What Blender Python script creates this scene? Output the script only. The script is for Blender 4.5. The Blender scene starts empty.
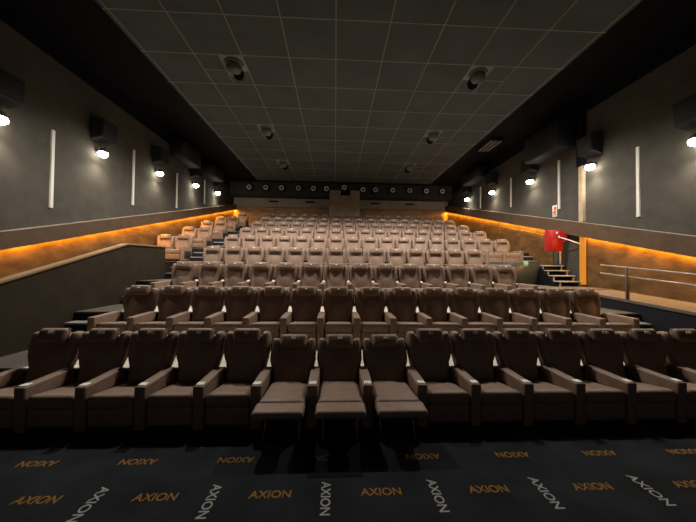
import bpy, bmesh, math, random
from mathutils import Matrix, Vector
random.seed(4)
S = bpy.context.scene
C = S.collection
PI = math.pi

# ------------------------------------------------------------------ camera
F0 = 2.0                                   # camera height above the front carpet
cam_d = bpy.data.cameras.new('camera'); cam = bpy.data.objects.new('camera', cam_d); C.objects.link(cam)
cam_d.sensor_width = 36; cam_d.lens = 288/696*36; cam_d.clip_start = .05; cam_d.clip_end = 200
yaw, pitch, roll = math.radians(2.55), math.radians(1.1), .0105
fw = Vector((math.sin(yaw)*math.cos(pitch), math.cos(yaw)*math.cos(pitch), math.sin(pitch)))
rt = Vector((math.cos(yaw), -math.sin(yaw), 0)); up = rt.cross(fw)
r2 = rt*math.cos(roll)+up*math.sin(roll); u2 = up*math.cos(roll)-rt*math.sin(roll)
cam.matrix_world = Matrix(((r2.x,u2.x,-fw.x,0),(r2.y,u2.y,-fw.y,0),(r2.z,u2.z,-fw.z,F0),(0,0,0,1)))
S.camera = cam

# ------------------------------------------------------------------ world, exposure, light levels
w = bpy.data.worlds.new('world'); S.world = w; w.use_nodes = True
w.node_tree.nodes['Background'].inputs[0].default_value = (1.0,.93,.86,1)
w.node_tree.nodes['Background'].inputs[1].default_value = .05
S.view_settings.view_transform = 'Standard'; S.view_settings.look = 'None'
S.view_settings.gamma = 1; S.view_settings.use_curve_mapping = False
S.view_settings.exposure = 0.0
LAMP_SPOT = 300.0      # W of each wall lamp's downward beam
LAMP_BULB = 45.0       # emission of the lamp's glass
LED = 62.0              # emission of the orange cove strips
HOUSE = (1900.0,430.0,200.0)          # W of each eyeball house light in the ceiling
S.cycles.max_bounces = 8; S.cycles.diffuse_bounces = 5
S.cycles.sample_clamp_indirect = 4
S.cycles.use_denoising = True

# ------------------------------------------------------------------ materials
def mat(name, col, rough=.6, spec=.3, metal=0, noise=0, nscale=20, bump=0, bscale=60, emit=None, estr=0, stretch=None, col2=None):
    m = bpy.data.materials.new(name); m.use_nodes = True
    nt = m.node_tree; b = nt.nodes['Principled BSDF']
    b.inputs['Base Color'].default_value = (*col,1); b.inputs['Roughness'].default_value = rough
    b.inputs['Specular IOR Level'].default_value = spec; b.inputs['Metallic'].default_value = metal
    if emit:
        b.inputs['Emission Color'].default_value = (*emit,1); b.inputs['Emission Strength'].default_value = estr
    if noise or bump:
        tc = nt.nodes.new('ShaderNodeTexCoord'); mp = nt.nodes.new('ShaderNodeMapping')
        nt.links.new(tc.outputs['Object'], mp.inputs[0])
        if stretch: mp.inputs['Scale'].default_value = stretch
    if noise:
        n = nt.nodes.new('ShaderNodeTexNoise'); n.inputs['Scale'].default_value = nscale; n.inputs['Detail'].default_value = 6
        nt.links.new(mp.outputs[0], n.inputs['Vector'])
        r = nt.nodes.new('ShaderNodeValToRGB'); r.color_ramp.elements[0].position=.32; r.color_ramp.elements[1].position=.7
        c2 = col2 or tuple(c*(1+noise) for c in col)
        c1 = tuple(c*(1-noise) for c in col)
        r.color_ramp.elements[0].color=(*c1,1); r.color_ramp.elements[1].color=(*c2,1)
        nt.links.new(n.outputs['Fac'], r.inputs[0]); nt.links.new(r.outputs[0], b.inputs['Base Color'])
    if bump:
        n2 = nt.nodes.new('ShaderNodeTexNoise'); n2.inputs['Scale'].default_value = bscale; n2.inputs['Detail'].default_value = 4
        nt.links.new(mp.outputs[0], n2.inputs['Vector'])
        bp = nt.nodes.new('ShaderNodeBump'); bp.inputs['Strength'].default_value = bump; bp.inputs['Distance'].default_value=.02
        nt.links.new(n2.outputs['Fac'], bp.inputs['Height']); nt.links.new(bp.outputs[0], b.inputs['Normal'])
    return m
M = {}
M['leather']  = mat('leather', (.21,.138,.1), .55, .35, noise=.12, nscale=9, bump=.12, bscale=45)
M['base']     = mat('seat_base', (.035,.017,.014), .6, .3, noise=.1)
M['mech']     = mat('mechanism_steel', (.25,.25,.26), .4, .5, metal=.8, noise=.05)
M['panel']    = mat('control_plate', (.03,.03,.03), .4, noise=.05)
M['icon']     = mat('pale_print', (.9,.88,.82), .5, noise=.03)
M['tag']      = mat('seat_tag', (.9,.88,.82), .5, noise=.03)
M['carpet']   = mat('carpet', (.018,.021,.0245), .95, .1, noise=.3, nscale=2.2, bump=.5, bscale=300)
M['mat']      = mat('shadow_black', (.004,.004,.006), .9, .1, noise=.2)  # near-black for the cast shadow painted on the carpet
M['orange']   = mat('orange_print', (.24,.125,.026), .9, .1, noise=.1)
M['white']    = mat('white_print', (.34,.34,.33), .9, .1, noise=.05)
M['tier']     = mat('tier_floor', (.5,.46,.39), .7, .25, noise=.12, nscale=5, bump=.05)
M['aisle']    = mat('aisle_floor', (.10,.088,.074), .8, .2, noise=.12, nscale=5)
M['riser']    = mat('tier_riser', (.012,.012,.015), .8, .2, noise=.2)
M['tread']    = mat('step_tread', (.32,.305,.28), .6, .3, noise=.08)
M['wall']     = mat('wall_fabric', (.068,.062,.053), .9, .1, noise=.12, nscale=3, bump=.15, bscale=180)
M['black']    = mat('black_paint', (.0035,.0035,.006), .85, .15, noise=.2)
M['wood']     = mat('bronze_panel', (.105,.058,.019), .55, .3, noise=.45, nscale=2.2, bump=.35, bscale=6, stretch=(1,1,1.8))
M['band']     = mat('dark_band', (.095,.06,.036), .6, .25, noise=.15, nscale=4)
M['cap']      = mat('parapet_cap', (.26,.16,.075), .5, .3, noise=.08)
M['parapet']  = mat('parapet_board', (.024,.017,.010), .75, .2, noise=.2, nscale=3)
M['tile']     = mat('ceiling_tile', (.074,.084,.086), .9, .1, noise=.12, nscale=1.2)
M['bulk']     = mat('bulkhead_paint', (.055,.06,.062), .8, .2, noise=.2)
M['ramp']     = mat('ramp_floor', (.12,.10,.08), .75, .25, noise=.15, nscale=4)
M['edge']     = mat('band_edge', (.2,.165,.13), .6, .3, noise=.05)
M['dim']      = mat('shaded_orange_print', (.05,.026,.008), .9, .1, noise=.1)  # carpet print darkened as if lying in the painted shadow
M['woodb']    = mat('rear_timber', (.45,.28,.15), .55, .3, noise=.3, nscale=2.2, stretch=(1,1,3))
M['grid']     = mat('ceiling_grid', (.22,.225,.22), .7, .2, noise=.05)
M['strip']    = mat('pale_strip', (.62,.6,.56), .6, .3, noise=.04)
M['spk']      = mat('speaker_black', (.014,.014,.016), .6, .3, noise=.1)
M['grille']   = mat('speaker_grille', (.02,.02,.022), .8, .2, noise=.2, nscale=80)
M['ring']     = mat('pale_ring', (.78,.77,.73), .5, .3, noise=.03)
M['cone']     = mat('speaker_cone', (.05,.05,.05), .6, noise=.1)
M['fix']      = mat('fixture_grey', (.11,.11,.105), .35, .5, noise=.08)
M['plate']    = mat('fixture_plate', (.2,.2,.19), .6, noise=.04)
M['booth']    = mat('booth_board', (.36,.28,.2), .8, .2, noise=.18, nscale=3)
M['backwall'] = mat('rear_wall', (.45,.43,.38), .85, .15, noise=.1, nscale=2)
M['duct']     = mat('duct_black', (.02,.02,.023), .7, .25, noise=.15)
M['red']      = mat('red_enamel', (.4,.013,.014), .4, .4, noise=.06)
M['red2']     = mat('red_reel', (.62,.03,.035), .4, .4, noise=.06)
M['pipe']     = mat('white_pipe', (.7,.68,.64), .4, .4, noise=.03)
M['rail']     = mat('rail_steel', (.4,.38,.36), .35, .5, metal=.7, noise=.05)
M['post']     = mat('rail_post', (.09,.08,.075), .5, .4, noise=.05)
M['glass']    = mat('dark_panel', (.045,.055,.05), .35, .45, noise=.1)
M['green']    = mat('green_sign', (.22,.52,.34), .5, noise=.04)
M['signwhite']= mat('sign_white', (.62,.56,.5), .5, noise=.04)
M['signred']  = mat('sign_red', (.5,.06,.04), .5, noise=.04)
M['lens']     = mat('lamp_glass', (.9,.88,.8), .3, noise=.01, emit=(1,.93,.74), estr=LAMP_BULB)
M['ledsoft']  = mat('led_corner', (.1,.05,.01), .6, .1, noise=.01, emit=(1,.33,.03), estr=.6)
M['led']      = mat('led_orange', (.9,.5,.1), .4, noise=.01, emit=(1,.41,.03), estr=LED)

# ------------------------------------------------------------------ helpers
def link(name, me, m, parent=None, loc=None):
    o = bpy.data.objects.new(name, me); C.objects.link(o)
    if m is not None and len(me.materials) == 0: me.materials.append(m)
    if parent: o.parent = parent
    if loc: o.location = loc
    return o
def tag(o, label=None, cat=None, group=None, kind=None):
    if label: o['label'] = label
    if cat: o['category'] = cat
    if group: o['group'] = group
    if kind: o['kind'] = kind
    return o
def empty(name, loc, label, cat, group=None, rz=0):
    o = bpy.data.objects.new(name, None); C.objects.link(o); o.location = loc; o.rotation_euler = (0,0,rz)
    o.empty_display_size = .1
    return tag(o, label, cat, group)
class MB:
    def __init__(s): s.bm = bmesh.new()
    def _x(s, vs, loc, rot, scale=None):
        if scale is not None: bmesh.ops.scale(s.bm, vec=scale, verts=vs)
        if rot: bmesh.ops.rotate(s.bm, cent=(0,0,0), matrix=rot, verts=vs)
        bmesh.ops.translate(s.bm, vec=loc, verts=vs)
    def box(s, a, b, r=0, seg=2, rot=None, mi=0):
        c = [(a[i]+b[i])/2 for i in range(3)]; d = [abs(b[i]-a[i]) for i in range(3)]
        t = bmesh.new(); bmesh.ops.create_cube(t, size=1); bmesh.ops.scale(t, vec=d, verts=t.verts)
        if r: bmesh.ops.bevel(t, geom=list(t.edges), offset=r, segments=seg, profile=.5, affect='EDGES', clamp_overlap=True)
        if rot: bmesh.ops.rotate(t, cent=(0,0,0), matrix=rot, verts=t.verts)
        bmesh.ops.translate(t, vec=c, verts=t.verts)
        for f in t.faces: f.material_index = mi; f.smooth = bool(r)
        s.join(t); return s
    def join(s, t):
        me = bpy.data.meshes.new('t'); t.to_mesh(me); t.free(); s.bm.from_mesh(me); bpy.data.meshes.remove(me)
    def cyl(s, p, q, r, r2=None, n=16, mi=0, caps=True):
        p, q = Vector(p), Vector(q); d = q-p
        t = bmesh.new(); bmesh.ops.create_cone(t, segments=n, radius1=r, radius2=r if r2 is None else r2, depth=d.length, cap_ends=caps)
        for f in t.faces: f.smooth = len(f.verts)==4; f.material_index = mi
        bmesh.ops.rotate(t, cent=(0,0,0), matrix=d.to_track_quat('Z','Y').to_matrix(), verts=t.verts)
        bmesh.ops.translate(t, vec=(p+q)/2, verts=t.verts); s.join(t); return s
    def ball(s, c, r, sc=(1,1,1), n=16, mi=0):
        t = bmesh.new(); bmesh.ops.create_uvsphere(t, u_segments=n, v_segments=max(6,n//2), radius=r)
        for f in t.faces: f.smooth=True; f.material_index=mi
        bmesh.ops.scale(t, vec=sc, verts=t.verts); bmesh.ops.translate(t, vec=c, verts=t.verts); s.join(t); return s
    def torus(s, c, R, r, axis='Y', n=24, k=8):
        t = bmesh.new(); rings=[]
        for i in range(n):
            a=2*PI*i/n; ring=[]
            for j in range(k):
                b=2*PI*j/k; rr=R+r*math.cos(b)
                ring.append(t.verts.new((rr*math.cos(a), r*math.sin(b), rr*math.sin(a))))
            rings.append(ring)
        for i in range(n):
            for j in range(k):
                f=t.faces.new((rings[i][j],rings[i][(j+1)%k],rings[(i+1)%n][(j+1)%k],rings[(i+1)%n][j])); f.smooth=True
        bmesh.ops.recalc_face_normals(t, faces=t.faces)
        bmesh.ops.translate(t, vec=c, verts=t.verts); s.join(t); return s
    def prism(s, pts, axis, a, b, mi=0):
        # extrude a polygon; pts are the two coordinates other than axis, in order
        def P(u,v,w): return {'X':(w,u,v),'Y':(u,w,v),'Z':(u,v,w)}[axis]
        A=[s.bm.verts.new(P(u,v,a)) for u,v in pts]; B=[s.bm.verts.new(P(u,v,b)) for u,v in pts]
        n=len(pts); fs=[s.bm.faces.new(A), s.bm.faces.new(B[::-1])]
        for i in range(n): fs.append(s.bm.faces.new((A[i],B[i],B[(i+1)%n],A[(i+1)%n])))
        for f in fs: f.material_index=mi
        bmesh.ops.recalc_face_normals(s.bm, faces=fs); return s
    def loft(s, rings, closed=True):
        V=[[s.bm.verts.new(p) for p in r] for r in rings]; n=len(V[0]); fs=[]
        for a,b in zip(V,V[1:]):
            for j in range(n): fs.append(s.bm.faces.new((a[j],a[(j+1)%n],b[(j+1)%n],b[j])))
        fs.append(s.bm.faces.new(V[0])); fs.append(s.bm.faces.new(V[-1][::-1]))
        for f in fs: f.smooth=True
        bmesh.ops.recalc_face_normals(s.bm, faces=fs); return s
    def mesh(s, name, *mats):
        me=bpy.data.meshes.new(name); s.bm.to_mesh(me); s.bm.free()
        for m in mats: me.materials.append(M[m])
        return me
    def build(s, name, m, parent=None, loc=None, kind=None):
        ms = m if isinstance(m, tuple) else (m,)
        o = link(name, s.mesh(name,*ms), None, parent, loc)
        if kind: o['kind']=kind
        return o
def struct(name, mb, m, parent=None): return mb.build(name, m, parent, kind='structure' if not parent else None)

# ------------------------------------------------------------------ levels of the auditorium (z above the carpet)
XL, XR, YB = -7.1, 8.05, 20.3
ROWY = [4.32+1.8*k for k in range(9)]
TOP = [1.08,1.57,2.09,2.63,3.19,3.74,4.29,4.83,5.37]
FL = [0]+[t-1.07 for t in TOP[1:]]
EDGE = [y+.04 for y in ROWY]                          # front edge of the next tier
ledL = lambda y: 2.31+.2575*(y-6.4)
ledR = lambda y: 2.32+.2575*(y-6.06)

# ------------------------------------------------------------------ shell
carpet = struct('floor', MB().box((-7.3,-3,-.1),(8.25,EDGE[0],0)), 'carpet')
struct('wall_left', MB().box((XL-.2,-3,0),(XL,YB,7.75)), 'wall')
struct('wall_right', MB().box((XR,-3,0),(XR+.2,YB,7.75)), 'wall')
struct('wall_back', MB().box((XL-.2,YB,0),(XR+.2,YB+.2,7.75)), 'backwall')
# open black void above, the tiled raft hangs a little lower
struct('ceiling', MB().box((XL-.2,-3,7.62),(XR+.2,YB+.2,7.75)), 'black')
GX0, GY0, T = -4.84, 6.16, 1.2
raft = struct('ceiling_raft', MB().box((GX0-.1,-3,7.36),(GX0+9*T+.1,18.2,7.5)), 'tile')
g = MB()
for i in range(10): g.box((GX0+i*T-.011,-3,7.352),(GX0+i*T+.011,17.6,7.362))
for j in range(-7,10): g.box((GX0-.1,GY0+j*T-.011,7.353),(GX0+9*T+.1,GY0+j*T+.011,7.361))
for cx in (-3.64,3.56):
    for cy in (7.36,10.96,14.56):
        g.box((cx,cy+.591,7.3535),(cx+1.2,cy+.609,7.3605)); g.box((cx+.591,cy,7.3538),(cx+.609,cy+1.2,7.3602))
g.build('grid_bars','grid',raft)
# black upper wall boards
struct('trim_1', MB().box((XL,-3,7.12),(XL+.05,YB,7.62)), 'black')
struct('trim_2', MB().box((XR-.05,-3,7.08),(XR,YB,7.62)), 'black')
struct('trim_3', MB().box((XL+.05,19.45,6.72),(XR-.05,YB,7.62)), 'bulk')       # rear bulkhead carrying the speakers
# rear wall: gold timber panel under a ledge
struct('trim_4', MB().box((XL,YB-.06,4.3),(XR,YB,6.06)), 'woodb')
struct('trim_5', MB().box((XL,YB-.1,6.06),(XR,YB,6.1)), 'edge')
# side panels: bronze board below, dark band above, orange strip between
def slope(y0,y1,f,lo,hi): return [(y0,f(y0)+lo),(y1,f(y1)+lo),(y1,f(y1)+hi),(y0,f(y0)+hi)]
struct('trim_6', MB().prism([(-3,0),(YB,0),(YB,ledL(YB)+.02),(-3,0.02)] if ledL(-3)<0 else [(-3,0),(YB,0),(YB,ledL(YB)+.02),(-3,ledL(-3)+.02)],'X',XL,XL+.05), 'wood')
struct('trim_7', MB().prism(slope(-2.5,YB,ledL,.0,.36),'X',XL,XL+.2), 'band')
struct('trim_8', MB().prism(slope(-2.5,YB,ledL,.36,.368),'X',XL,XL+.205), 'edge')
JY0, JY1 = 9.0, 10.25
struct('trim_9', MB().prism([(-3,0),(JY0,0),(JY0,ledR(JY0)+.02),(-3,ledR(-3)+.02 if ledR(-3)>.1 else .02)],'X',XR-.05,XR), 'wood')
struct('trim_10', MB().prism([(JY1,0),(YB,0),(YB,ledR(YB)+.02),(JY1,ledR(JY1)+.02)],'X',XR-.05,XR), 'wood')
struct('trim_11', MB().prism(slope(-2.5,YB,ledR,.0,.44),'X',XR-.2,XR), 'band')
struct('trim_12', MB().prism(slope(-2.5,YB,ledR,.44,.448),'X',XR-.205,XR), 'edge')
struct('trim_41', MB().prism(slope(-2.5,YB,ledL,-.014,.0),'X',XL+.175,XL+.2), 'band')
struct('trim_42', MB().prism(slope(-2.5,YB,ledR,-.014,.0),'X',XR-.2,XR-.175), 'band')
def led(name,label,mb,m='led'):
    o=mb.build(name,m); tag(o,label,'light strip','orange cove strips'); return o
led('light_strip','orange glowing light strip under the dark band along the left wall', MB().prism(slope(3.8,YB-.1,ledL,-.004,.0),'X',XL+.07,XL+.17))
led('light_strip','orange glowing light strip along the right wall above the handrail', MB().prism(slope(4.6,JY0-.22,ledR,-.004,.0),'X',XR-.17,XR-.07))
led('light_strip','orange glowing light strip on the right wall behind the red cabinet', MB().prism(slope(JY1,YB-.1,ledR,-.004,.0),'X',XR-.17,XR-.07))
led('light_strip','upright orange glowing strip at the corner beside the right stairs', MB().box((XR-.11,JY0-.2,1.5),(XR-.085,JY0+.02,ledR(JY0)-.02)),'ledsoft')
struct('trim_13', MB().box((XR-.08,JY0-.06,1.5),(XR,JY0+.02,ledR(JY0))), 'cap')
# pilaster above the corner, pale below and black above
struct('trim_14', MB().box((XR-.1,8.9,ledR(9)+.45),(XR,9.06,5.35)), 'booth')
struct('trim_15', MB().box((XR-.14,8.86,5.35),(XR,9.1,7.1)), 'black')
# pale upright strips on the side walls
k=16
for y,z0,z1 in ((4.62,2.65,4.6),(7.46,3.38,5.33),(10.34,4.07,6.0),(13.1,4.53,6.08),(15.8,5.3,6.6)):
    struct(f'trim_{k}', MB().box((XL,y-.036,z0),(XL+.04,y+.036,z1)), 'strip'); k+=1
for y,z0,z1 in ((4.5,2.65,4.6),(7.27,3.4,5.27),(9.98,4.15,5.92),(12.82,4.81,6.15),(15.6,5.3,6.5)):
    struct(f'trim_{k}', MB().box((XR-.04,y-.036,z0),(XR,y+.036,z1)), 'strip'); k+=1

# seating tiers, light tops on black risers
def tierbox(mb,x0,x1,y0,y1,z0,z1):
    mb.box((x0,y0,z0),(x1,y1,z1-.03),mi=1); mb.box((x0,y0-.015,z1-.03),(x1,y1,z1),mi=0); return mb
for n in range(1,9):
    y0=EDGE[n-1]; y1=EDGE[n]-.016 if n<8 else YB
    x0=-5.3 if n<4 else XL+.05; x1=6.8 if n<3 else 5.3 if n==3 else XR-.05
    mb=MB(); xa=-4.45; xb=5.95 if n<3 else 5.3 if n==3 else 7.25
    tierbox(mb,xa,xb,y0,y1,0,FL[n])
    for p,q in ((x0,xa),(xb,x1)):
        if q>p+.01: mb.box((p,y0,0),(q,y1,FL[n]-.03),mi=1); mb.box((p,y0-.015,FL[n]-.03),(q,y1,FL[n]),mi=2)
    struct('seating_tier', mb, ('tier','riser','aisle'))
LAND=1.43
struct('landing', tierbox(MB(),5.3,XR-.05,EDGE[2],EDGE[3]-.016,0,LAND), ('ramp','riser'))
def steps(x0,x1,n,top=None):                        # two steps up to tier n
    mb=MB(); z=FL[n-1]; h=((top or FL[n])-z)/3; y=EDGE[n-1]-.016
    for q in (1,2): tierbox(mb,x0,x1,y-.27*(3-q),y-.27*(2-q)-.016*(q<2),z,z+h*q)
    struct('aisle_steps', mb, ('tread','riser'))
for n in range(1,9):
    if n<5: steps(-5.25,-4.5,n)
    else: steps(-5.42,-4.5,n)
    if n in(1,2): steps(6.0,6.75,n)
    elif n==3: steps(5.3,6.75,n,LAND)
    elif n>4: steps(7.33,7.97,n)
# left parapet with a pale cap
pp=[(-2,0),(9.25,0),(9.25,2.54),(7.6,2.5),(4.8,1.67),(-2,.3)]
struct('parapet', MB().prism(pp,'X',-5.42,-5.31), 'parapet')
cp=[(9.27,2.54),(7.6,2.5),(4.8,1.67),(-2,.3)]; cp2=[(y,z+.035) for y,z in cp]
struct('trim_40', MB().prism(cp+cp2[::-1],'X',-5.45,-5.28), 'cap')
# walkway behind the parapet and ramp on the right
struct('walkway', MB().prism([(-2,0),(EDGE[3]-.016,0),(EDGE[3]-.016,1.2),(-2,.1)],'X',XL+.05,-5.42), 'riser')
rp=lambda y: 1.43-.075*(8.2-y)
mb=MB().prism([(-2,0),(EDGE[2]-.016,0),(EDGE[2]-.016,rp(EDGE[2])-.06),(-2,rp(-2)-.06)],'X',6.82,XR-.05,mi=1)
mb.prism([(-2,rp(-2)-.06),(EDGE[2]-.016,rp(EDGE[2])-.06),(EDGE[2]-.016,rp(EDGE[2])),(-2,rp(-2))],'X',6.8,XR-.05,mi=0)
struct('ramp', mb, ('ramp','riser'))

# ------------------------------------------------------------------ carpet lettering
def text_mesh(s, width=None, height=None, ext=.0015, bold=.0):
    cu=bpy.data.curves.new('t','FONT'); cu.body=s; cu.align_x='CENTER'; cu.align_y='CENTER'; cu.extrude=ext; cu.offset=bold; cu.resolution_u=4
    o=bpy.data.objects.new('t',cu); C.objects.link(o); dg=bpy.context.evaluated_depsgraph_get()
    me=bpy.data.meshes.new_from_object(o.evaluated_get(dg)); bpy.data.objects.remove(o); bpy.data.curves.remove(cu)
    xs=[v.co.x for v in me.vertices]; ys=[v.co.y for v in me.vertices]
    sx=width/(max(xs)-min(xs)); sy=height/(max(ys)-min(ys)); cx=(max(xs)+min(xs))/2; cy=(max(ys)+min(ys))/2
    zs=[v.co.z for v in me.vertices]; z0=min(zs); dz=(max(zs)-z0) or 1
    for v in me.vertices: v.co=((v.co.x-cx)*sx,(v.co.y-cy)*sy,(v.co.z-z0)/dz*ext*2)
    return me
word=text_mesh('AXION',.36,.085,.001,.01); word_w=word.copy()
word.materials.clear(); word.materials.append(M['orange']); word_w.materials.clear(); word_w.materials.append(M['white'])
for i in range(-4,6):
    if i: o=link('carpet_lettering',word,None,carpet,(-.02+.973*i,3.045,.0005)); o.rotation_euler=(0,0,PI)
    o=link('carpet_lettering',word,None,carpet,(.43+.975*(i-1),2.585,.0005))
    o=link('carpet_lettering',word_w,None,carpet,(-.06+.98*i,2.535,.0005)); o.rotation_euler=(0,0,-PI/2)
mt=MB().box((-.25,2.77,.0),(.29,3.42,.004)).build('shadow_sheet','mat'); dw=word.copy(); dw.materials.clear(); dw.materials.append(M['dim']); o=link('lettering',dw,None,mt,(-.02,3.045,.0035)); o.rotation_euler=(0,0,PI)  # thin sheet painted as the middle seat's cast shadow, its word dimmed to suit
tag(mt,'dark sheet on the carpet standing in for the shadow under the middle reclined seat','mat')  # 'mat' here means the painted shadow sheet

# ------------------------------------------------------------------ seat meshes
def sm(a,b,x): t=max(0,min(1,(x-a)/(b-a))); return t*t*(3-2*t)
def backrest_mesh():
    us=[-1,-.985,-.95,-.89,-.8,-.7,-.64,-.58,-.5,-.3,-.15,0]; us=us+[-u for u in us[-2::-1]]
    rings=[]
    for u in us:
        a=abs(u)
        h=.95+.062*sm(.56,.72,a)-.014*sm(.88,.96,a)-.05*sm(.95,1.0,a)
        fwd=.04*sm(.56,.74,a)-.03*sm(.9,1,a)          # side wings stand proud of the middle panel
        th=.18*(1-.5*sm(.9,1.0,a))
        zb=.34
        def yf(z): t=(z-.36)/.62; return -.15+.185*t
        pts=[]
        nz=10
        for i in range(nz):
            t=i/(nz-1); z=zb+(h-.03-zb)*t
            bul=-.035*math.cos(min(1,a/.62)*PI/2)*math.sin(min(1,t*1.15)*PI)     # padded middle
            wing=sm(.45,.8,t)*.75+.25
            pts.append((z, yf(z)-fwd*wing+bul+(.18-th)*.4))
        y0=pts[-1][1]
        pts.append((h-.01,y0+.015)); pts.append((h,y0+.045)); pts.append((h,y0+th*.6)); pts.append((h-.02,y0+th*.9))
        for i in range(4):
            t=1-i/3; z=zb+(h-.07-zb)*t
            pts.append((z, yf(z)-fwd*.4+th+(.18-th)*.4))
        rings.append([(u*(.262+.066*sm(.52,.72,z)),y,z) for z,y in pts])
    return MB().loft(rings)
BK = backrest_mesh().mesh('backrest','leather')
def pillow():
    mb=MB().box((-.195,-.065,-.1),(.195,.065,.1),r=.058,seg=5)
    mb.box((-.2,-.004,-.104),(.2,.006,.104),r=.004,seg=1)       # seam bead
    bmesh.ops.rotate(mb.bm,cent=(0,0,0),matrix=Matrix.Rotation(-.36,3,'X'),verts=mb.bm.verts)
    bmesh.ops.translate(mb.bm,vec=(0,.0,.972),verts=mb.bm.verts); return mb
PW = pillow().mesh('head_pillow','leather')
def crown(mb,x,h):                                   # crown the top of a cushion
    for v in mb.bm.verts:
        if v.co.z>.4: v.co.z+=h*(1-(v.co.x/x)**2)
    return mb
cu=crown(MB().box((-.268,-.785,.275),(.268,-.10,.445),r=.06,seg=5),.268,.02)
for v in cu.bm.verts:
    if v.co.z>.34: v.co.z-=.105*(v.co.y+.785)/.685-.006
CU = cu.mesh('seat_cushion','leather')
FP = MB().box((-.262,-.765,.07),(.262,-.69,.295),r=.03,seg=3).mesh('footrest','leather')
BS = MB().box((-.26,-.68,.0),(.26,-.06,.28)).mesh('base','base')
AR = MB().box((-.066,-.775,.02),(.066,-.12,.548),r=.022,seg=3)
for v in AR.bm.verts:
    if v.co.z>.3: v.co.z+=(v.co.y+.775)*.02
AR = AR.mesh('armrest','leather')
AS = MB().box((-.069,-.70,.10),(.069,-.2,.40),r=.01,seg=1).mesh('side_panel','base')
PN = MB().box((-.05,-.745,.5475),(.05,-.64,.5545),r=.003,seg=1).mesh('control_plate','panel')
ic=MB()
for i in range(4): ic.box((-.042+.023*i,-.74,.554),(-.026+.023*i,-.65,.556))
for i in range(3): ic.box((-.026+.023*i,-.70,.554),(-.018+.023*i,-.688,.556))
IC = ic.mesh('icons','icon')
TG = MB().box((-.022,-.055,1.018),(.022,-.049,1.04),rot=Matrix.Rotation(-.5,3,'X')).mesh('seat_tag','tag')
# reclined versions
rc=backrest_mesh(); bmesh.ops.rotate(rc.bm,cent=(0,-.15,.4),matrix=Matrix.Rotation(-.2,3,'X'),verts=rc.bm.verts); bmesh.ops.translate(rc.bm,vec=(0,-.11,-.045),verts=rc.bm.verts)
BKR=rc.mesh('backrest','leather')
rp_=pillow(); bmesh.ops.rotate(rp_.bm,cent=(0,-.15,.4),matrix=Matrix.Rotation(-.2,3,'X'),verts=rp_.bm.verts); bmesh.ops.translate(rp_.bm,vec=(0,-.11,-.045),verts=rp_.bm.verts)
PWR=rp_.mesh('head_pillow','leather')
cu=crown(MB().box((-.266,-.97,.28),(.266,-.2,.45),r=.05,seg=5),.266,.015)
for v in cu.bm.verts:
    if v.co.z>.34: v.co.z-=.06*(v.co.y+.97)/.77
CUR=cu.mesh('seat_cushion','leather')
fr=MB().box((-.28,-1.2,.36),(.28,-.965,.448),r=.04,seg=5)
bmesh.ops.rotate(fr.bm,cent=(0,-.965,.45),matrix=Matrix.Rotation(.05,3,'X'),verts=fr.bm.verts)
FRR=fr.mesh('footrest','leather')
mc=MB(); sx=0
mc.box((sx-.012,-1.12,.31),(sx+.012,-.7,.34)); mc.cyl((sx,-.72,.12),(sx,-1.12,.33),.012,n=8); mc.cyl((sx,-.95,.01),(sx,-.7,.33),.012,n=8)
MCR=mc.mesh('linkage','mech')

ORD=['','first','second','third','fourth','fifth','sixth','seventh','eighth','ninth','tenth','eleventh','twelfth','thirteenth','fourteenth','fifteenth','sixteenth','seventeenth']
ROWN=['front','second','third','fourth','fifth','sixth','seventh','eighth','back']
def arm(p,x,buttons):
    a=link('armrest',AR,None,p,(x,0,0)); link('side_panel',AS,None,a)
    if buttons:
        c=link('control_plate',PN,None,a); link('icons',IC,None,c)
def seat(x,n,label,group,last=False,recl=False,text=None):
    r=empty('cinema_seat',(x,ROWY[n],FL[n]),label,'cinema seat',group)
    if recl:
        link('backrest',BKR,None,r); pl=link('head_pillow',PWR,None,r); link('seat_cushion',CUR,None,r); link('footrest',FRR,None,r); link('linkage',MCR,None,r,(-.2,0,0)); link('linkage',MCR,None,r,(.2,0,0))
    else:
        link('backrest',BK,None,r); pl=link('head_pillow',PW,None,r); link('seat_cushion',CU,None,r); link('footrest',FP,None,r)
    link('base',BS,None,r)
    arm(r,-.34,n==0)
    if last: arm(r,.34,n==0)
    if text:
        t=text_mesh(text,.034*len(text),.048,.003,.02); t.materials.clear(); t.materials.append(M['tag'])
        q=link('seat_number',t,None,pl,(0,-.052,1.026)); q.rotation_euler=(PI/2-.5,0,0)
        if recl: q.location=(0,-.046,.953); q.rotation_euler=(PI/2-.7,0,0)
    else: link('seat_tag',TG,None,pl)
    return r
X0=-4.03; P=.68
counts=[15,15,14,14,17,17,17,17,17]
names_a=['A15','A13','A11','A9','A7','A5','A3','A1','A2','A4','A6','A8','A10','A12','A14']
for n,cnt in enumerate(counts):
    for i in range(cnt):
        grp=f'seats of the {ROWN[n]} row'
        if n==0 and i in(5,6,7):
            lab='reclined brown leather seat with raised footrest, %s of the three in the front row'%['left','middle','right'][i-5]
            seat((X0+.03 if n<2 else X0-.02)+P*i,0,lab,grp,recl=True,text=names_a[i]); continue
        if i==0: pl='seat at the left end of'
        elif i==cnt-1: pl='seat at the right end of'
        elif i<=cnt//2: pl=f'{ORD[i+1]} seat from the left in'
        else: pl=f'{ORD[cnt-i]} seat from the right in'
        blk=f"the {ROWN[n]} row" if n<4 else f"the {ROWN[n]} row's main block"
        seat((X0+.03 if n<2 else X0-.02)+P*i,n,f'brown leather cinema recliner, {pl} {blk}',grp,last=i==cnt-1,text=names_a[i] if n==0 else None)
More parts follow.
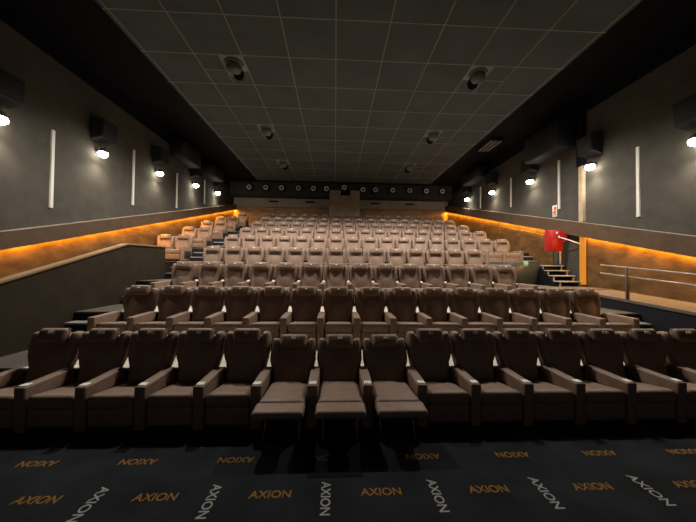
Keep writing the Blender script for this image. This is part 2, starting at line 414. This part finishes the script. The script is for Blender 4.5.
for n in range(4,9):
    for j,x in enumerate((-6.62,-5.94)):
        if n==8 and j==0: continue
        pl='wall-side seat' if j==0 else 'aisle-side seat'
        lab=f"brown leather recliner beside the glowing left wall, {pl} of the {ROWN[n]} row's pair" if n<8 else 'brown leather recliner alone beside the glowing left wall in the back row'
        seat(x,n,lab,'seats in the short rows by the left wall',last=j==1)

# ------------------------------------------------------------------ wall lamps and the speakers over them
lamps=[(-1,6.16,4.97),(-1,8.78,5.28),(-1,11.54,5.59),(-1,14.45,5.94),(-1,17.11,6.23),(1,5.9,4.85),(1,8.52,5.19),(1,11.27,5.54),(1,14.1,5.83),(1,16.85,6.12)]
for q,(s,y,z) in enumerate(lamps):
    X=XL if s<0 else XR; side='left' if s<0 else 'right'; d=-s
    place=['nearest the front','second from the front','third from the front','fourth from the front','nearest the back'][q%5]
    r=empty('wall_lamp',(X,y,z),f'glowing warm white lamp on the {side} wall, {place}','lamp',f'lamps on the {side} wall')
    MB().box((0 if d>0 else -.02,-.05,-.02),(.02 if d>0 else 0,.05,.14),r=.006,seg=1).build('mounting_plate','spk',r)
    MB().cyl((d*.02,0,.08),(d*.2,0,.08),.018).build('arm','spk',r)
    MB().cyl((d*.2,0,.02),(d*.2,0,.13),.115,.07,n=20).build('shade','spk',r)
    MB().ball((d*.2,0,-.03),.125,(1,1,.8)).build('glass_globe','lens',r)
    L=bpy.data.lights.new('lamp_beam','SPOT'); L.energy=LAMP_SPOT; L.spot_size=math.radians(160); L.spot_blend=.9; L.shadow_soft_size=.06; L.color=(1,.88,.7)
    lo=bpy.data.objects.new('lamp_beam',L); C.objects.link(lo); lo.parent=r; lo.location=(d*.22,0,-.12); lo.rotation_euler=(0,-d*math.radians(24),0)
    t=empty('surround_speaker',(X,y,z+.62),f'black surround speaker above the lamp {place} on the {side} wall','speaker','surround speakers on the side walls')
    rot=Matrix.Rotation(d*.25,3,'Y')
    b=MB(); b.prism([(0.0,-.3),(.3,-.22),(.34,.3),(.0,.34)] if d>0 else [(0.0,-.3),(-.3,-.22),(-.34,.3),(.0,.34)],'Y',-.27,.27)
    cb=b.build('cabinet','spk',t,(d*.06,0,0))
    MB().box((-.012,-.25,-.22),(.012,.25,.24),rot=Matrix.Rotation(d*.077,3,'Y')).build('grille','grille',t,(d*.39,0,.03))
    MB().box((min(0,d*.08),-.06,-.1),(max(0,d*.08),.06,.1)).build('bracket','mech',t)

# rear speakers with pale rings
def on_rear(px): return {249:-5.76,265.3:-4.66,280.3:-3.62,297.8:-2.5,314:-1.5,327:-.64,344.7:.55,362.4:1.83,376.2:2.68,393:3.84,409.8:5.0,426.2:6.15,441.7:7.27}[px]
rear=[249,265.3,280.3,297.8,314,327,344.7,362.4,376.2,393,409.8,426.2,441.7]
for i,px in enumerate(rear):
    z=7.31 if i==6 else 7.2
    lab='black speaker with pale ring over the middle of the rear booth' if i==6 else f'black speaker with pale ring on the rear bulkhead, {ORD[i+1]} from the left' if i<6 else f'black speaker with pale ring on the rear bulkhead, {ORD[13-i]} from the right'
    r=empty('rear_speaker',(on_rear(px),19.45,z),lab,'speaker','ringed speakers on the rear bulkhead')
    MB().box((-.2,-.2,-.22),(.2,0,.22),r=.015,seg=1).build('cabinet','spk',r)
    MB().torus((0,-.205,0),.125,.042).build('ring','ring',r)
    MB().cyl((0,-.2,0),(0,-.215,0),.1,.05,n=20).build('cone','cone',r)

# projection booth
b=MB()
b.box((-.42,19.15,4.2),(1.6,19.45,6.75)); b.box((-.42,19.15,6.75),(.32,19.45,7.08)); b.box((.98,19.15,6.75),(1.6,19.45,7.08))
r=empty('projection_booth',(.6,19.3,FL[8]),'brown boxed projection booth rising behind the back row','booth')
bo=b.build('housing','booth',r); bo.location=(-.6,-19.3,-FL[8])
nb=MB().box((.32,19.3,6.75),(.98,19.44,7.02)).build('slot','black',r); nb.location=(-.6,-19.3,-FL[8])
pb=MB().box((-.3,19.2,FL[8]),(1.54,19.45,4.2)).build('plinth','booth',r); pb.location=(-.6,-19.3,-FL[8])
# small dark vents on the rear wall
for x,lab in ((-4.35,'leftmost'),(-1.8,'left of the booth'),(2.8,'right of the booth'),(5.25,'rightmost')):
    v=empty('wall_vent',(x,YB,6.5),f'small dark oblong vent in the rear wall, {lab}','vent','rear wall vents')
    MB().box((-.33,-.04,-.06),(.33,0,.06),r=.015,seg=2).build('frame','duct',v)
    m_=MB()
    for q in range(3): m_.box((-.29,-.046,-.035+.03*q),(.29,-.038,-.022+.03*q))
    m_.build('louvre','black',v)

# eyeball fixtures in the ceiling
for (x,y) in ((-2.74,7.66),(-2.74,11.26),(-2.74,14.86),(3.86,7.66),(3.86,11.26),(3.86,14.86)):
    s='left' if x<0 else 'right'; pl={7:'nearest the camera',11:'the middle one',14:'the farthest one'}[int(y)]
    r=empty('ceiling_fixture',(x,y,7.36),f'dark eyeball fixture in the {s} ceiling line, {pl}','ceiling fixture','eyeball fixtures in the ceiling')
    MB().box((-.29,-.29,-.012),(.29,.29,0)).build('plate','plate',r)
    MB().cyl((0,0,-.01),(0,0,-.06),.25,.22,n=28).build('collar','fix',r)
    d=1 if x<0 else -1
    eb=MB().ball((0,0,0),.2,(1,1,.95),n=24); eb.build('eyeball','fix',r,(0,0,-.13))
    L=bpy.data.lights.new('house_light','SPOT'); L.energy=HOUSE[int((y-7)/3.6)]; L.spot_size=math.radians(150); L.spot_blend=.5; L.shadow_soft_size=.1; L.color=(1,.93,.83)
    lo=bpy.data.objects.new('house_light',L); C.objects.link(lo); lo.parent=r; lo.location=(0,.23,-.2); lo.rotation_euler=(math.radians(5),0,0)
    MB().cyl((0,0,.0),(d*.025,-.02,-.02),.15,.15,n=24).build('aperture','black',r,(d*.1,.06,-.25))
for x,y,s in ((-2.85,17.3,'left'),(3.1,17.3,'right')):
    r=MB().cyl((0,0,0),(0,0,-.18),.02,n=10).cyl((0,0,-.18),(.06,0,-.3),.02,n=10).build('ceiling_bracket','fix',None,(x,y,7.36)); tag(r,f'small bent bracket hanging from the rear ceiling, {s} one','bracket','rear ceiling brackets')
# slot diffuser beside the raft
r=empty('slot_diffuser',(6.9,12.6,7.49),'slatted air diffuser in the ceiling near the right wall','diffuser')
MB().box((-.3,-.6,0),(.3,.6,.115)).build('frame','duct',r)
for q in range(3): MB().box((-.22+.19*q,-.56,-.012),(-.16+.19*q,.56,0)).build('slat','grid',r)
# black ducts under the ceiling by the side walls
r=MB().box((7.35,9.2,6.08),(XR-.06,10.9,7.0),r=.03,seg=1).build('air_duct','duct'); tag(r,'black boxed air duct high on the right wall','duct')
r=MB().box((7.3,14.6,6.75),(XR-.06,16.4,7.3),r=.03,seg=1).build('air_duct','duct'); tag(r,'smaller black duct box at the far end of the right wall','duct')
r=MB().box((XL+.06,12.4,6.6),(-6.45,14.0,7.3),r=.03,seg=1).build('air_duct','duct'); tag(r,'black duct box high on the left wall','duct')
r=MB().box((XL+.06,15.2,6.75),(-6.4,16.7,7.3),r=.03,seg=1).build('air_duct','duct'); tag(r,'black duct box at the far end of the left wall','duct')

# ------------------------------------------------------------------ right side: stairs, red cabinet, sign, panel, rail
r=empty('staircase',(7.53,9.4,LAND),'short open staircase with pale treads by the right wall','stairs')
hs=[.175,.35,.52,.685]; ys=[-.52,-.25,.0,.24]
for h,yy in zip(hs,ys):
    MB().box((-.4,yy,h-.035),(.4,yy+.3,h),r=.006,seg=1).build('tread','tread',r)
    for xx in (-.33,.33): MB().box((xx-.018,yy+.02,max(0,h-.175)),(xx+.018,yy+.05,h-.035)).build('post','tread',r)
MB().prism([(-.5,0),(.34,0),(.34,.62),(.24,.62)],'X',-.46,-.41).build('stringer','black',r)
r=empty('partition_panel',(6.2,9.72,LAND),'dark greenish partition panel beside the stairs carrying a green sign','panel')
MB().box((-.88,-.03,0),(.9,.03,.78),r=.008,seg=1).build('board','glass',r)
r=empty('exit_sign',(6.6,9.69,2.2-.04),'small pale green square sign on the dark partition panel','sign')
MB().box((-.085,-.012,-.11),(.085,0,.1),r=.006,seg=1).build('plate','green',r)
MB().box((-.05,-.015,-.02),(.02,-.012,.005)).prism([(.015,-.045),(.06,-.008),(.015,.03)],'Y',-.015,-.012).build('arrow','signwhite',r)
r=empty('hose_cabinet',(7.5,9.6,2.6),'red fire hose cabinet with reel on the right wall above the stairs','hose cabinet')
MB().box((-.23,-.12,0),(.26,.1,.72),r=.02,seg=2).build('cabinet','red',r)
MB().box((-.2,-.135,.03),(.23,-.118,.69),r=.008,seg=1).build('door','red',r)
MB().cyl((.25,-.08,.5),(.25,.06,.5),.2,n=28).build('reel','red2',r)
MB().cyl((.1,-.15,.52),(.1,-.15,.44),.02,n=10).cyl((.1,-.15,.48),(.42,-.63,.22),.016,n=10).build('pipe','pipe',r)
MB().cyl((.3,.05,-.45),(.3,.05,.32),.025,n=12).build('support','pipe',r)
MB().cyl((.03,-.136,.62),(.03,-.155,.62),.035,n=14).build('knob','pipe',r)
r=empty('fire_sign',(XR,10.2,3.9),'small white sign with red symbol on the right wall','sign')
MB().box((-.015,-.11,0),(0,.11,.43),r=.003,seg=1).build('plate','signwhite',r)
mb=MB(); mb.box((-.018,-.08,.27),(-.014,.03,.37)); mb.box((-.018,-.05,.06),(-.014,.0,.27)); mb.box((-.018,.0,.15),(-.014,.07,.21)); mb.build('symbol','signred',r)
r=empty('wall_handrail',(XR-.1,11.6,ledR(11.6)-.22),'thin pale handrail on the right wall under the glowing strip','handrail')
MB().cyl((0,-1.3,-1.3*.2575),(0,2.0,2.0*.2575),.015,n=10).build('rail','post',r)
for yy in (-1.0,.4,1.7): MB().cyl((0,yy,yy*.2575),(.05,yy,yy*.2575-.04),.01,n=8).build('bracket','rail',r)
r=empty('handrail',(6.84,6.45,rp(6.45)),'grey steel handrail with two rails along the right ramp','handrail')
z0=rp(6.45)
for hgt in (.76,.55):
    MB().cyl((0,.68,hgt+.05),(0,-4.5,hgt+.05-.098*5.18),.02,n=12).build('rail','rail',r)
for yy in (0,-1.9,-3.8):
    MB().box((-.035,yy-.02,rp(6.45+yy)-z0),(.035,yy+.02,.76+.05-.098*(.68-yy)),r=.004,seg=1).build('post','post',r)
